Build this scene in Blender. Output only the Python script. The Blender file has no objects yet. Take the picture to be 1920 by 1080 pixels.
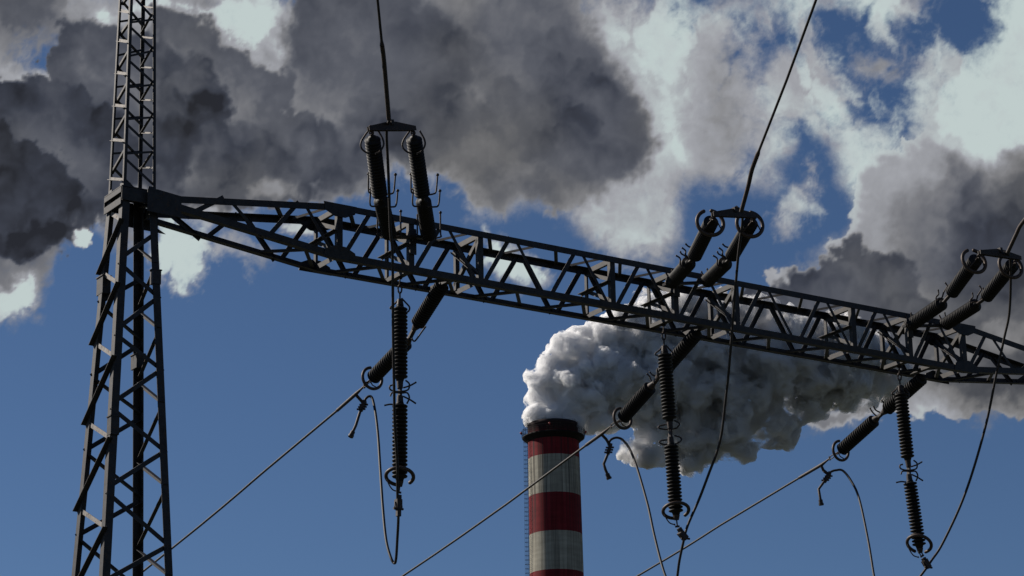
import bpy, math, random
from mathutils import Vector, Matrix
random.seed(7)
R = math.radians
sc = bpy.context.scene
# ------------------------------------------------------------------ camera
CAMZ = 1.7
cam = bpy.data.objects.new("camera", bpy.data.cameras.new("camera"))
sc.collection.objects.link(cam)
cam.data.sensor_width = 36.0
cam.data.lens = 4960.0 / 1920.0 * 36.0
cam.data.clip_start = 0.1
cam.data.clip_end = 60000.0
PITCH, ROLL = R(17.7128), R(-1.1064)
_F = Vector((0, math.cos(PITCH), math.sin(PITCH)))
_U = Vector((0, -math.sin(PITCH), math.cos(PITCH)))
_R = Vector((1, 0, 0))
CR = _R * math.cos(ROLL) + _U * math.sin(ROLL)
CU = -_R * math.sin(ROLL) + _U * math.cos(ROLL)
m = Matrix((CR, CU, -_F)).transposed().to_4x4()
m.translation = Vector((0, 0, CAMZ))
cam.matrix_world = m
sc.camera = cam
# ------------------------------------------------------------------ light
SUN_AZ, SUN_EL = -67.0, 35.0            # azimuth from +Y towards +X, in degrees
sun_dir = Vector((math.sin(R(SUN_AZ)) * math.cos(R(SUN_EL)), math.cos(R(SUN_AZ)) * math.cos(R(SUN_EL)), math.sin(R(SUN_EL))))
sl = bpy.data.lights.new("sun", "SUN")
sl.energy = 5.0
sl.angle = R(0.5)
sl.color = (1.0, 0.93, 0.84)
sun = bpy.data.objects.new("sun", sl)
sc.collection.objects.link(sun)
sun.rotation_euler = (-sun_dir).to_track_quat('-Z', 'Y').to_euler()
sc.view_settings.view_transform = 'Standard'
sc.view_settings.look = 'None'
sc.view_settings.exposure = 0.0
sc.view_settings.gamma = 1.0
sc.cycles.max_bounces = 12
sc.cycles.use_denoising = True

#WORLD_BEGIN
import numpy as np
SKY_STR, SKY_AIR, SKY_DUST, SKY_OZONE = .052, .8, .1, 4.0
RAMP = [(0, (40, 42, 49)), (1, (191, 204, 203)), (.2, (61, 65, 76)), (.4, (89, 92, 101)), (.6, (123, 124, 129)), (.8, (160, 162, 168)), (.93, (187, 197, 198))]
# Clouds laid out by direction (azimuth, elevation in degrees), far to near.
# Each: outline, 1 = cloud / 0 = gap, tone at its rim and in its core, rim width, edge softness, how heaped it is
HEAPS = [
  ([-12.53,24.31,12.9,23.84,12.3,17.33,6.73,17.01,5.68,17.53,6.55,18.17,7.3,18.59,7.81,19.02,7.37,19.74,7.22,20.32,6.65,19.89,7.09,19.18,6.46,18.64,5.89,19.36,5.42,19.61,4.93,19.58,4.2,19.67,4.06,19.21,4.03,18.52,3.41,18.2,2.08,18.41,1.6,18.66,1.13,19.17,0.52,19.38,-0.22,19.05,-0.95,19.21,-1.43,19.93,-3.14,20.17,-6.79,19.1,-12.26,18.92],1,0.76,0.87,0.58,0.3,0.3),
  ([4.31,22.08,5.07,22.38,5.72,20.75,5.43,19.84,4.58,19.77,3.85,19.91,4.01,20.94],1,0.72,0.7,0.35,0.46,0.3),
  ([2.24,23.24,2.88,23.51,4.42,24.47,4.34,22.65,4.22,21.51,4.05,20.36,3.5,20.5,3.24,21.55,2.84,22.48],1,0.9,1,0.23,0.35,0.3),
  ([6.67,24.35,7.66,24.28,7.11,23.41,6.81,22.63,7.33,22.03,7.83,21.2,7.45,20.99,6.75,21.49,6.43,22.43],1,0.85,1,0.23,0.29,0.3),
  ([11.33,23.99,12.9,23.84,12.49,19.47,10.85,19.67,9.83,20.37,9.53,21.19,10.45,22.14,11.11,22.77],1,0.85,1,0.23,0.21,0.3),
  ([7.66,24.28,9.63,24.14,9.32,23.26,8.8,22.84,8.21,23.22,7.61,23.44],1,0.85,0.97,0.23,0.17,0.3),
  ([-7.14,24.57,-4.89,24.62,-5.25,23.36,-5.87,22.89,-6.49,23.22],1,0.8,1,0.17,0.23,0.3),
  ([-9.95,23.61,-8.24,24.08,-8.22,23.4,-9.32,23.24],1,0.7,0.95,0.12,0.14,0.3),
  ([7.35,23.34,7.85,23.36,8.2,23.05,8.79,22.82,9.31,23.14,10.12,24.1,11.21,24.0,11.08,22.71,10.71,22.41,9.98,22.35,9.69,21.75,9.46,21.03,9.36,20.5,9.05,20.41,8.53,20.81,8.15,21.41,7.94,21.99,7.54,22.47],0,0,0,0.12,0.35,0.1),
  ([5.43,23.39,5.87,23.49,6.59,23.04,6.69,22.7,6.18,22.33,5.92,22.05,5.57,22.47],0,0,0,0.12,0.46,0.1),
  ([5.7,20.29,6.33,20.6,6.96,20.91,7.29,20.31,7.36,19.62,7.69,19.03,7.73,18.74,7.18,18.54,6.56,18.29,6.05,17.74,5.55,17.48,5.12,18.36,5.86,18.78,5.65,19.37,6.04,19.81],0,0,0,0.12,0.42,0.1),
  ([4.08,19.56,4.39,19.72,4.81,19.5,5.29,19.39,5.88,19.19,5.96,18.32,5.56,17.53,4.5,18.16,4.03,18.52],0,0,0,0.12,0.35,0.1),
  ([-0.77,19.0,-0.09,19.12,0.52,19.34,1.13,19.13,1.6,18.58,1.22,17.92,0.85,17.93,0.02,18.52],0,0,0,0.12,0.35,0.1),
  ([4.3,24.48,5.05,24.44,4.76,23.63,4.39,23.7],0,0,0,0.12,0.35,0.1),
  ([6.0,19.12,6.28,19.68,6.9,19.99,7.06,19.64,6.61,19.21,6.34,18.7,6.16,18.65],1,0.75,0.8,0.23,0.25,0.2),
  ([8.27,22.31,9.01,22.43,9.48,22.11,9.09,21.8,8.37,21.96],1,0.5,0.6,0.23,0.35,0.2),
  ([-12.53,24.31,-6.89,24.58,-4.88,22.8,-4.87,21.31,-8.05,21.59,-10.74,22.16,-12.39,21.62],1,0.66,0.62,0.35,0.35,0.3),
  ([-9.95,23.56,-8.24,24.08,-7.12,23.89,-5.38,24.04,-5.19,23.36,-5.87,22.95,-6.62,23.22,-7.74,23.59,-8.84,23.32,-9.45,23.3],1,0.8,0.97,0.17,0.18,0.3),
  ([-12.53,24.31,-10.22,24.44,-10.43,23.42,-11.02,22.98,-11.5,22.96,-12.47,23.19],1,0.5,0.38,0.29,0.23,0.5),
  ([-11.28,22.45,-11.0,22.56,-10.96,22.26,-11.17,22.23],0,0,0,0.06,0.35,0.1),
  ([-5.38,23.25,-4.89,24.62,1.78,24.57,2.12,23.19,2.59,22.49,3.0,21.78,3.33,20.83,3.06,20.17,2.37,19.73,1.5,19.39,1.01,19.33,0.41,19.65,-0.09,19.27,-0.88,19.34,-1.31,19.9,-1.86,20.16,-2.41,20.45,-3.14,19.8,-3.88,19.59,-8.0,19.3,-6.82,21.05,-5.11,21.3],1,0.66,0.5,0.81,0.25,0.6),
  ([-4.89,24.62,-2.25,24.63,-2.01,23.84,-1.26,23.6,-0.79,22.85,-0.84,22.22,-1.28,21.77,-0.92,21.19,-1.05,20.61,-1.92,20.28,-3.14,20.63,-3.88,20.17,-4.49,20.97,-5.12,21.88,-5.13,23.25],1,0.28,0.43,1.5,0.25,0.85),
  ([-0.61,24.62,1.39,23.9,1.98,22.97,2.46,22.38,2.94,21.79,3.3,20.83,2.87,20.06,1.89,19.86,0.54,20.13,-0.66,21.65,-0.88,23.25],1,0.4,0.44,0.69,0.35,0.8),
  ([1.1,22.53,1.84,22.4,2.81,21.68,3.25,20.83,2.76,20.18,2.03,20.44,1.31,21.15,0.83,21.96],1,0.31,0.42,0.69,0.46,0.8),
  ([-1.03,21.65,0.09,21.86,1.05,20.92,0.66,20.01,-0.33,19.45,-1.18,20.16,-1.91,20.39],1,0.36,0.44,0.69,0.46,0.7),
  ([-0.2,20.14,0.67,20.47,1.28,20.11,1.08,19.4,0.53,19.64],1,0.5,0.42,0.29,0.16,0.7),
  ([-4.25,21.08,-3.26,21.32,-2.9,20.63,-3.27,19.94,-4.37,19.7,-4.86,20.16],1,0.4,0.3,0.35,0.29,0.9),
  ([-5.06,22.34,-4.87,22.22,-3.88,21.66,-4.37,21.2,-5.11,21.53],1,0.55,0.5,0.23,0.23,0.5),
  ([-8.29,23.68,-7.74,23.59,-7.24,23.51,-6.93,23.38,-6.68,23.15,-6.36,22.98,-5.99,22.89,-5.89,22.57,-5.37,22.5,-5.0,22.22,-5.02,21.82,-5.18,21.59,-4.5,21.48,-3.88,20.97,-4.12,20.16,-4.85,19.53,-8.24,19.41],1,0.28,0.54,1.27,0.12,1),
  ([-10.67,22.73,-10.39,22.97,-10.3,23.37,-10.0,23.5,-9.64,23.49,-9.44,23.22,-8.83,23.13,-8.09,23.04,-7.9,22.79,-7.65,22.68,-7.46,22.29,-7.68,21.25,-8.02,20.1,-9.34,20.06,-10.35,21.5,-10.68,22.16],1,0.21,0.5,1.27,0.1,1),
  ([-8.09,22.95,-7.71,22.73,-7.35,22.79,-6.98,22.64,-6.85,22.3,-6.59,21.97,-6.44,21.45,-6.58,20.94,-7.06,20.64,-7.53,20.11,-8.13,19.98],1,0.2,0.36,1.04,0.12,1),
  ([-7.93,21.59,-7.57,21.94,-7.02,21.61,-6.97,21.21,-7.3,20.63,-7.65,19.77,-8.13,19.76],1,0.12,0.22,0.69,0.16,1),
  ([-7.07,21.16,-6.34,21.34,-5.36,21.19,-4.68,20.85,-4.86,20.16,-5.83,19.8,-6.92,19.9,-7.3,20.46],1,0.3,0.26,0.32,0.18,0.9),
  ([-8.04,21.02,-7.78,20.45,-7.83,19.76,-8.85,19.73,-9.37,20.86],1,0.25,0.18,0.32,0.32,0.8),
  ([-6.8,20.07,-6.32,20.31,-6.2,19.97,-6.56,19.68,-6.92,19.73],1,0.22,0.16,0.21,0.16,1),
  ([-6.07,19.97,-5.59,20.15,-4.86,19.99,-4.85,19.64,-5.95,19.63],1,0.6,0.6,0.21,0.18,0.6),
  ([-12.4,21.79,-11.69,21.89,-11.34,22.11,-10.98,22.18,-10.64,22.1,-10.27,21.96,-10.01,21.99,-9.7,21.78,-9.51,21.59,-9.09,21.55,-8.52,20.89,-8.49,19.75,-9.02,19.36,-9.6,18.82,-10.64,18.19,-12.21,17.9],1,0.17,0.42,1.39,0.1,1),
  ([-12.36,20.99,-11.59,21.06,-11.38,20.93,-11.16,20.73,-10.86,20.74,-10.5,20.53,-10.07,20.26,-9.83,19.82,-9.9,19.01,-10.47,18.45,-12.22,18.13],1,0.12,0.22,1.04,0.09,1),
  ([-12.23,18.35,-10.14,18.89,-9.9,18.92,-10.18,18.46,-10.47,18.31,-10.56,17.74,-10.61,17.28,-12.14,16.43],1,0.45,0.5,0.23,0.23,0.3),
  ([-12.19,17.33,-11.26,17.6,-10.92,17.73,-10.69,17.39,-11.01,17.04,-11.69,16.73,-12.15,16.66],1,0.8,0.95,0.12,0.14,0.3),
  ([-12.25,18.69,-9.79,19.13,-9.15,19.59,-9.19,19.24,-9.78,18.84,-10.12,18.53,-10.47,18.45,-10.7,18.08,-11.11,18.06,-11.29,18.17,-12.22,18.01],1,0.2,0.12,0.16,0.09,1),
  ([-9.96,18.88,-9.72,18.96,-9.49,18.82,-9.53,18.63,-9.71,18.51,-9.89,18.58],1,0.85,1,0.09,0.08,0.8),
  ([-8.09,19.13,-7.51,19.11,-6.78,18.87,-6.95,18.35,-7.03,17.95,-7.36,17.57,-7.6,17.65,-7.75,18.1,-8.0,17.81,-8.07,18.38],1,0.8,1,0.16,0.16,0.2),
  ([-6.78,18.75,-6.3,18.82,-5.57,18.54,-5.69,18.29,-6.17,18.4,-6.78,18.52],1,0.7,0.7,0.16,0.25,0.2),
  ([-8.89,18.93,-8.65,19.0,-8.6,18.71,-8.82,18.76],1,0.5,0.55,0.09,0.25,0.2),
  ([-5.28,19.12,-4.85,19.22,-4.3,19.01,-4.48,18.8,-5.09,18.89],1,0.85,0.95,0.09,0.1,0.3),
  ([-0.64,19.05,0.02,18.69,0.56,18.28,0.73,17.93,0.36,17.65,-0.24,17.83,-0.66,18.3],1,0.8,0.98,0.14,0.14,0.3),
  ([-0.0,17.66,0.3,17.65,0.17,17.31],1,0.6,0.7,0.09,0.18,0.1),
  ([6.64,23.78,6.88,23.77,6.86,23.43],1,0.9,1,0.09,0.12,0.1),
  ([5.7,17.93,6.29,17.84,6.9,17.93,7.17,18.43,7.67,18.69,7.89,19.36,7.86,19.88,8.37,20.25,8.99,20.38,9.49,20.63,9.9,20.57,10.18,20.32,10.86,19.81,11.3,20.12,12.56,20.26,12.05,14.4,6.13,14.75],1,0.86,0.72,0.35,0.1,0.9),
  ([8.45,19.55,9.08,19.97,9.62,19.99,10.28,20.0,10.85,19.72,11.36,20.02,12.55,20.15,12.05,14.4,8.72,14.84,8.17,17.16,8.14,18.54],1,0.7,0.46,1.27,0.42,0.8),
  ([10.04,20.01,10.85,19.61,11.46,19.9,12.54,20.03,12.12,15.3,9.98,16.02,9.38,17.55,9.72,18.9],1,0.38,0.24,0.69,0.58,0.8),
  ([4.57,17.11,5.31,17.49,6.04,17.62,6.9,17.87,7.16,18.26,7.47,18.35,7.53,18.49,7.83,18.49,8.03,18.32,8.11,18.11,8.82,18.04,9.17,17.56,9.4,16.97,9.5,15.94,4.52,15.96],1,0.3,0.34,0.46,0.1,1),
  ([8.88,17.12,9.56,16.73,10.75,17.0,12.26,16.88,12.13,15.42,8.77,15.64],1,0.36,0.28,0.46,0.35,0.7),
  ([10.37,16.57,11.19,16.62,12.22,16.43,12.16,15.75,10.9,15.85],1,0.45,0.55,0.35,0.35,0.2),
  ([5.76,16.83,6.48,16.8,9.51,16.05,12.17,15.87,12.08,14.74,11.38,14.62,10.93,14.76,10.44,14.45,10.0,14.82,9.55,15.04,8.75,15.21,8.02,14.88,7.53,14.56,6.82,14.43,6.36,14.74,5.67,15.0],1,0.44,0.19,0.58,0.3,0.5),
  ([5.76,16.83,7.16,16.3,8.77,15.64,8.05,15.28,7.09,15.1,5.67,15.11],1,0.2,0.12,0.35,0.39,0.8),
  ([6.45,14.56,6.6,14.78,7.08,14.87,8.04,15.17,8.62,15.13,8.01,14.71,7.52,14.45,6.87,14.34],1,0.85,0.6,0.16,0.09,0.6),
]

AZ0, AZ1, EL0, EL1, NX, NY = -14.0, 14.0, 10.0, 25.4, 760, 420
gx, gy = np.meshgrid(np.linspace(AZ0, AZ1, NX), np.linspace(EL0, EL1, NY))
rng = np.random.RandomState(11)
def vnoise(x, y, seed):
    g = np.random.RandomState(seed).rand(64, 64)
    xi, yi = np.floor(x).astype(int), np.floor(y).astype(int); fx, fy = x - xi, y - yi
    fx, fy = fx ** 3 * (fx * (fx * 6 - 15) + 10), fy ** 3 * (fy * (fy * 6 - 15) + 10)
    a = g[yi % 64, xi % 64]; b = g[yi % 64, (xi + 1) % 64]; c = g[(yi + 1) % 64, xi % 64]; d = g[(yi + 1) % 64, (xi + 1) % 64]
    return (a * (1 - fx) + b * fx) * (1 - fy) + (c * (1 - fx) + d * fx) * fy
def fbm(x, y, size, octv=5, rough=.55, seed=1):      # size: degrees per cell; result about -1..1
    o, amp, tot = 0, 1.0, 0
    for i in range(octv):
        k = 2 ** i / size; cs, sn = math.cos(i * 1.3), math.sin(i * 1.3)
        o = o + amp * (vnoise((x * cs - y * sn) * k + 7.3 * i, (x * sn + y * cs) * k + 3.1 * i, seed + i) * 2 - 1); tot += amp; amp *= rough
    return o / tot * 1.5
def worley(x, y, size, seed):                        # rounded cells, 1 in the middle of each, 0 on the seams
    g = np.random.RandomState(seed).rand(64, 64, 2); x, y = x / size, y / size
    xi, yi = np.floor(x).astype(int), np.floor(y).astype(int); m = 0
    for i in (-1, 0, 1):
        for j in (-1, 0, 1):
            q = g[(yi + j) % 64, (xi + i) % 64]
            m = m + np.exp(-12 * np.hypot(xi + i + q[..., 0] - x, yi + j + q[..., 1] - y))
    return 1 + np.log(m) / 12 * 1.4
wx, wy = gx + .12 * fbm(gx, gy, .9, 3, .5, 40), gy + .12 * fbm(gx, gy, .9, 3, .5, 50)
BULGE = .26 * (worley(wx, wy, .62, 3) - .45) + .15 * (worley(wx, wy, .30, 4) - .45) + .08 * (worley(wx, wy, .14, 5) - .45)
qx, qy = gx + .35 * fbm(gx, gy, .8, 4, .55, 21), gy + .35 * fbm(gx, gy, .8, 4, .55, 31)
WISP = .75 * fbm(qx, qy, 1.0, 7, .62, 20)
RELIEF = .55 * (worley(wx, wy, .95, 6) - .45) + .4 * (worley(wx, wy, .5, 7) - .45) + .25 * (worley(wx, wy, .25, 8) - .45)
CURL = fbm(gx + .4 * fbm(gx, gy, 1.6, 3, .5, 70), gy + .4 * fbm(gx, gy, 1.6, 3, .5, 80), 2.2, 6, .55, 60)
fC, fT, fS = np.zeros((NY, NX)), np.full((NY, NX), .7), np.full((NY, NX), .4)
STAMP = []
for P, c, te, tc, wd, soft, S in HEAPS:
    P = np.array(P).reshape(-1, 2); mg = 1.3
    i0, i1 = np.searchsorted(gx[0], (P[:, 0].min() - mg, P[:, 0].max() + mg)); j0, j1 = np.searchsorted(gy[:, 0], (P[:, 1].min() - mg, P[:, 1].max() + mg))
    if i1 <= i0 or j1 <= j0: continue
    sl_ = (slice(j0, j1), slice(i0, i1)); x_, y_ = gx[sl_], gy[sl_]
    dist = np.full(x_.shape, 1e9); inside = np.zeros(x_.shape, bool)
    for (x0, y0), (x1, y1) in zip(P, np.roll(P, -1, 0)):
        ex, ey = x1 - x0, y1 - y0
        t = np.clip(((x_ - x0) * ex + (y_ - y0) * ey) / (ex * ex + ey * ey + 1e-9), 0, 1)
        dist = np.minimum(dist, np.hypot(x_ - x0 - t * ex, y_ - y0 - t * ey))
        inside ^= ((y0 > y_) != (y1 > y_)) & (x_ < x0 + (y_ - y0) * ex / (ey if ey else 1e-9))
    sd = np.where(inside, dist, -dist)
    sd = sd + S * BULGE[sl_] + (1 - S) ** 1.5 * WISP[sl_] * min(1.0, .35 + soft * 2.4) + .05 * fbm(x_, y_, .12, 3, .6, 90)
    k_ = soft * (.95 if S > .85 else 1.0 if S > .55 else 1.9)
    al = np.clip(.5 + sd / (2 * k_), 0, 1); al = al * al * (3 - 2 * al)
    if c and S >= .6:
        STAMP.append((P, tc, te, S))
    if c:
        core = np.clip(sd / wd, 0, 1); core = core * core * (3 - 2 * core); tt = te + (tc - te) * core
        fT[sl_] = fT[sl_] * (1 - al) + tt * al; fS[sl_] = fS[sl_] * (1 - al) + S * al; fC[sl_] = np.maximum(fC[sl_], al)
    else:
        fC[sl_] = fC[sl_] * (1 - al)
# overlapping puffs inside the heaps, far to near: each has a clear upper rim and melts away downwards
rs = np.random.RandomState(5)
for P, tc_, te_, S in STAMP:
    xa, xb, ya, yb = P[:, 0].min(), P[:, 0].max(), P[:, 1].min(), P[:, 1].max()
    n_ = int((xb - xa) * (yb - ya) * 3.2 * S)
    for cy in sorted(rs.uniform(ya, yb, n_))[::-1]:
        cx = rs.uniform(xa, xb); r = rs.uniform(.16, .62) * (1.25 if S > .85 else 1.0); ins = False
        for (x0, y0), (x1, y1) in zip(P, np.roll(P, -1, 0)):
            if (y0 > cy) != (y1 > cy) and cx < x0 + (cy - y0) * (x1 - x0) / (y1 - y0): ins = not ins
        if not ins or not (AZ0 < cx < AZ1 and EL0 < cy < EL1): continue
        i0, i1 = np.searchsorted(gx[0], (cx - r - .3, cx + r + .3)); j0, j1 = np.searchsorted(gy[:, 0], (cy - r - .3, cy + r + .3))
        sl_ = (slice(j0, j1), slice(i0, i1)); x_, y_ = gx[sl_] - cx, gy[sl_] - cy
        sd = r - np.hypot(x_, y_) + .8 * BULGE[sl_] * min(1, r * 2)
        al = np.clip(.5 + sd / .16, 0, 1) * np.clip((y_ / r + .7) / 1.1, 0, 1) * np.clip(.15 + 1.2 * fC[sl_], 0, 1)
        amp = (-.10 if tc_ < .45 else .06) * rs.uniform(.3, 1.2); amp = amp if rs.rand() < .8 else -amp * .6
        rim = np.exp(-np.clip(sd, 0, 9) / (.5 * r))
        fT[sl_] += al * amp * rim * (.4 + .6 * S)
dkn = np.clip((.75 - fT) / .4, 0, 1)
fT = fT + fS * dkn * .03 * RELIEF + (.045 + .075 * (1 - fS)) * CURL + (.02 + .05 * (1 - fS)) * fbm(qx, qy, .5, 5, .6, 97)

world = bpy.data.worlds.new("World")
sc.world = world
world.use_nodes = True
def graph(nt):
    class K: pass
    k = K(); N = nt.nodes; LK = nt.links.new; k.LK = LK
    def nd(t, **kw):
        n = N.new(t)
        for a, v in kw.items(): setattr(n, a, v)
        return n
    def mth(op, a, b=None, c=None):
        n = nd("ShaderNodeMath", operation=op)
        for i, v in enumerate((a, b, c)):
            if v is None: continue
            if isinstance(v, (int, float)): n.inputs[i].default_value = v
            else: LK(v, n.inputs[i])
        return n.outputs[0]
    def noise(v, scale, det, rough, out=0, **kw):
        n = nd("ShaderNodeTexNoise"); n.inputs["Scale"].default_value = scale; n.inputs["Detail"].default_value = det
        n.inputs["Roughness"].default_value = rough; LK(v, n.inputs["Vector"])
        for a, x in kw.items(): n.inputs[a].default_value = x
        return n.outputs[out]
    def remap(v, a, b, c, d, smooth=False):
        n = nd("ShaderNodeMapRange"); n.interpolation_type = 'SMOOTHSTEP' if smooth else 'LINEAR'; LK(v, n.inputs[0])
        for i, x in enumerate((a, b, c, d)): n.inputs[i + 1].default_value = x
        return n.outputs[0]
    def tone(T, D):
        rp = nd("ShaderNodeValToRGB"); cr = rp.color_ramp; LK(T, rp.inputs[0])
        for i, (p_, c_) in enumerate(RAMP):
            e = cr.elements[i] if i < 2 else cr.elements.new(p_)
            e.position = p_; e.color = (*[((x / 255 + .055) / 1.055) ** 2.4 for x in c_], 1)
        warm = mth('MULTIPLY', remap(noise(D, 11, 3, .5), .46, .64, 0, 1, True), remap(T, .75, .45, 0, 1))
        wm = nd("ShaderNodeMix", data_type='RGBA', blend_type='MULTIPLY'); LK(warm, wm.inputs[0]); LK(rp.outputs[0], wm.inputs[6]); wm.inputs[7].default_value = (1.04, 1.0, .90, 1)
        return wm.outputs[2]
    def blue(D=None):
        s_ = nd("ShaderNodeTexSky"); s_.sky_type = 'NISHITA'; s_.sun_disc = False
        s_.sun_elevation = R(SUN_EL); s_.sun_rotation = R(SUN_AZ); s_.altitude = 300
        s_.air_density = SKY_AIR; s_.dust_density = SKY_DUST; s_.ozone_density = SKY_OZONE
        if D is not None: LK(D, s_.inputs[0])
        v = nd("ShaderNodeVectorMath", operation='SCALE'); LK(s_.outputs[0], v.inputs[0]); v.inputs["Scale"].default_value = SKY_STR
        w = nd("ShaderNodeVectorMath", operation='MULTIPLY'); LK(v.outputs[0], w.inputs[0]); w.inputs[1].default_value = (.92, 1.0, 1.10)
        return w.outputs[0]
    def over(f, a, b):
        n = nd("ShaderNodeMix", data_type='RGBA', clamp_factor=True); LK(f, n.inputs[0]); LK(a, n.inputs[6]); LK(b, n.inputs[7]); return n.outputs[2]
    k.nd, k.mth, k.noise, k.remap, k.tone, k.blue, k.over = nd, mth, noise, remap, tone, blue, over
    return k
# the whole sky vault: Nishita and a broken cloud deck
k = graph(world.node_tree); bg = world.node_tree.nodes["Background"]
tc = k.nd("ShaderNodeTexCoord"); D = tc.outputs["Generated"]
gC = k.remap(k.noise(D, 3.2, 8, .6), .50, .60, 0, 1, True)
gT = k.remap(k.noise(D, 6.0, 6, .6, Distortion=.4), .35, .65, .0, .5)
k.LK(k.over(gC, k.blue(), k.tone(gT, D)), bg.inputs[0]); bg.inputs[1].default_value = 1.0

# the part of the vault this place looks at, on a far spherical shell of its own
RAD = 25000.0
ra, re = np.radians(gx), np.radians(gy)
co = np.stack([np.sin(ra) * np.cos(re), np.cos(ra) * np.cos(re), np.sin(re)], -1).reshape(-1, 3) * RAD
co[:, 2] += CAMZ
me = bpy.data.meshes.new("sky"); nq = (NX - 1) * (NY - 1)
me.vertices.add(NX * NY); me.vertices.foreach_set("co", co.astype(np.float32).ravel())
ii = (np.arange(NY - 1)[:, None] * NX + np.arange(NX - 1)).ravel()
me.loops.add(nq * 4); me.polygons.add(nq)
me.loops.foreach_set("vertex_index", np.stack([ii, ii + NX, ii + NX + 1, ii + 1], -1).ravel().astype(np.int32))
me.polygons.foreach_set("loop_start", (np.arange(nq) * 4).astype(np.int32))
me.update(calc_edges=True)
for nm, F_ in (("cloud_cover", fC), ("cloud_tone", fT), ("cloud_heap", fS)):
    me.attributes.new(nm, 'FLOAT', 'POINT').data.foreach_set("value", F_.astype(np.float32).ravel())
sky_mat = bpy.data.materials.new("sky_with_clouds"); sky_mat.use_nodes = True
nt = sky_mat.node_tree; nt.nodes.clear(); k = graph(nt)
geo = k.nd("ShaderNodeNewGeometry"); nv = k.nd("ShaderNodeVectorMath", operation='NORMALIZE'); k.LK(geo.outputs["Position"], nv.inputs[0]); D = nv.outputs[0]
A = {}
for nm in ("cloud_cover", "cloud_tone", "cloud_heap"):
    n = k.nd("ShaderNodeAttribute"); n.attribute_name = nm; A[nm] = n.outputs["Fac"]
fine = k.mth('SUBTRACT', k.noise(D, 160, 8, .65), .5)
Cn = k.mth('ADD', A["cloud_cover"], k.mth('MULTIPLY', fine, k.mth('MULTIPLY_ADD', A["cloud_heap"], -.5, .9)))
ar = k.nd("ShaderNodeMapRange"); ar.interpolation_type = 'SMOOTHSTEP'; k.LK(Cn, ar.inputs[0])
k.LK(k.mth('MULTIPLY_ADD', A["cloud_heap"], .14, .06), ar.inputs[1]); k.LK(k.mth('MULTIPLY_ADD', A["cloud_heap"], -.28, 1.08), ar.inputs[2]); alpha = ar.outputs[0]
Tn = k.mth('ADD', A["cloud_tone"], k.mth('MULTIPLY', fine, .10))
col = k.over(alpha, k.blue(D), k.tone(Tn, D))
em = k.nd("ShaderNodeEmission"); k.LK(col, em.inputs[0]); mo = k.nd("ShaderNodeOutputMaterial"); k.LK(em.outputs[0], mo.inputs[0])
me.materials.append(sky_mat)
so = bpy.data.objects.new("sky", me); sc.collection.objects.link(so); so["kind"] = "structure"
#WORLD_END

# ------------------------------------------------------------------ materials
def mat(name, col, rough=0.6, metal=0.0, var=0.25, scale=9.0, bump=0.0, spec=0.5, rust=None, rust_amt=0.0):
    M = bpy.data.materials.new(name); M.use_nodes = True
    n, l = M.node_tree.nodes, M.node_tree.links
    b = n["Principled BSDF"]
    tc = n.new("ShaderNodeTexCoord")
    nz = n.new("ShaderNodeTexNoise"); nz.inputs["Scale"].default_value = scale; nz.inputs["Detail"].default_value = 8
    l.new(tc.outputs["Object"], nz.inputs["Vector"])
    mp = n.new("ShaderNodeMapRange"); mp.inputs[1].default_value = .3; mp.inputs[2].default_value = .7
    mp.inputs[3].default_value = 1 - var; mp.inputs[4].default_value = 1 + var
    l.new(nz.outputs[0], mp.inputs[0])
    mx = n.new("ShaderNodeVectorMath"); mx.operation = 'SCALE'; mx.inputs[0].default_value = col[:3]
    l.new(mp.outputs[0], mx.inputs["Scale"])
    last = mx.outputs[0]
    if rust:
        n2 = n.new("ShaderNodeTexNoise"); n2.inputs["Scale"].default_value = scale * 2.3; n2.inputs["Detail"].default_value = 10
        l.new(tc.outputs["Object"], n2.inputs["Vector"])
        r2 = n.new("ShaderNodeMapRange"); r2.inputs[1].default_value = .62 - rust_amt; r2.inputs[2].default_value = .70 - rust_amt
        l.new(n2.outputs[0], r2.inputs[0])
        mi = n.new("ShaderNodeMix"); mi.data_type = 'RGBA'
        l.new(r2.outputs[0], mi.inputs[0]); l.new(last, mi.inputs[6]); mi.inputs[7].default_value = (*rust, 1)
        last = mi.outputs[2]
    l.new(last, b.inputs["Base Color"])
    b.inputs["Roughness"].default_value = rough; b.inputs["Metallic"].default_value = metal
    b.inputs["Specular IOR Level"].default_value = spec
    if bump:
        bp = n.new("ShaderNodeBump"); bp.inputs["Strength"].default_value = bump; bp.inputs["Distance"].default_value = .004
        l.new(nz.outputs[0], bp.inputs["Height"]); l.new(bp.outputs[0], b.inputs["Normal"])
    return M
STEEL = mat("weathered_steel", (.036, .034, .034), .55, .2, .3, 14, .3, spec=.35, rust=(.06, .04, .028), rust_amt=.05)
LIT_STEEL = mat("sunlit_steel", (.24, .22, .20), .6, .1, .3, 14, .3, spec=.3, rust=(.10, .07, .05), rust_amt=.05)  # paler copy of the steel: sunlight on rungs and side bars put into colour
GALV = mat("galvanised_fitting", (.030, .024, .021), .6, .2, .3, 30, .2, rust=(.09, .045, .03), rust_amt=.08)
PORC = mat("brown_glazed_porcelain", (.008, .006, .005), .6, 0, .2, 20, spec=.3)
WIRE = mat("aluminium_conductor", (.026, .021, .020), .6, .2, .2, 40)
RING = mat("rusty_ring_steel", (.06, .04, .03), .55, .3, .35, 40, .2)

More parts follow.
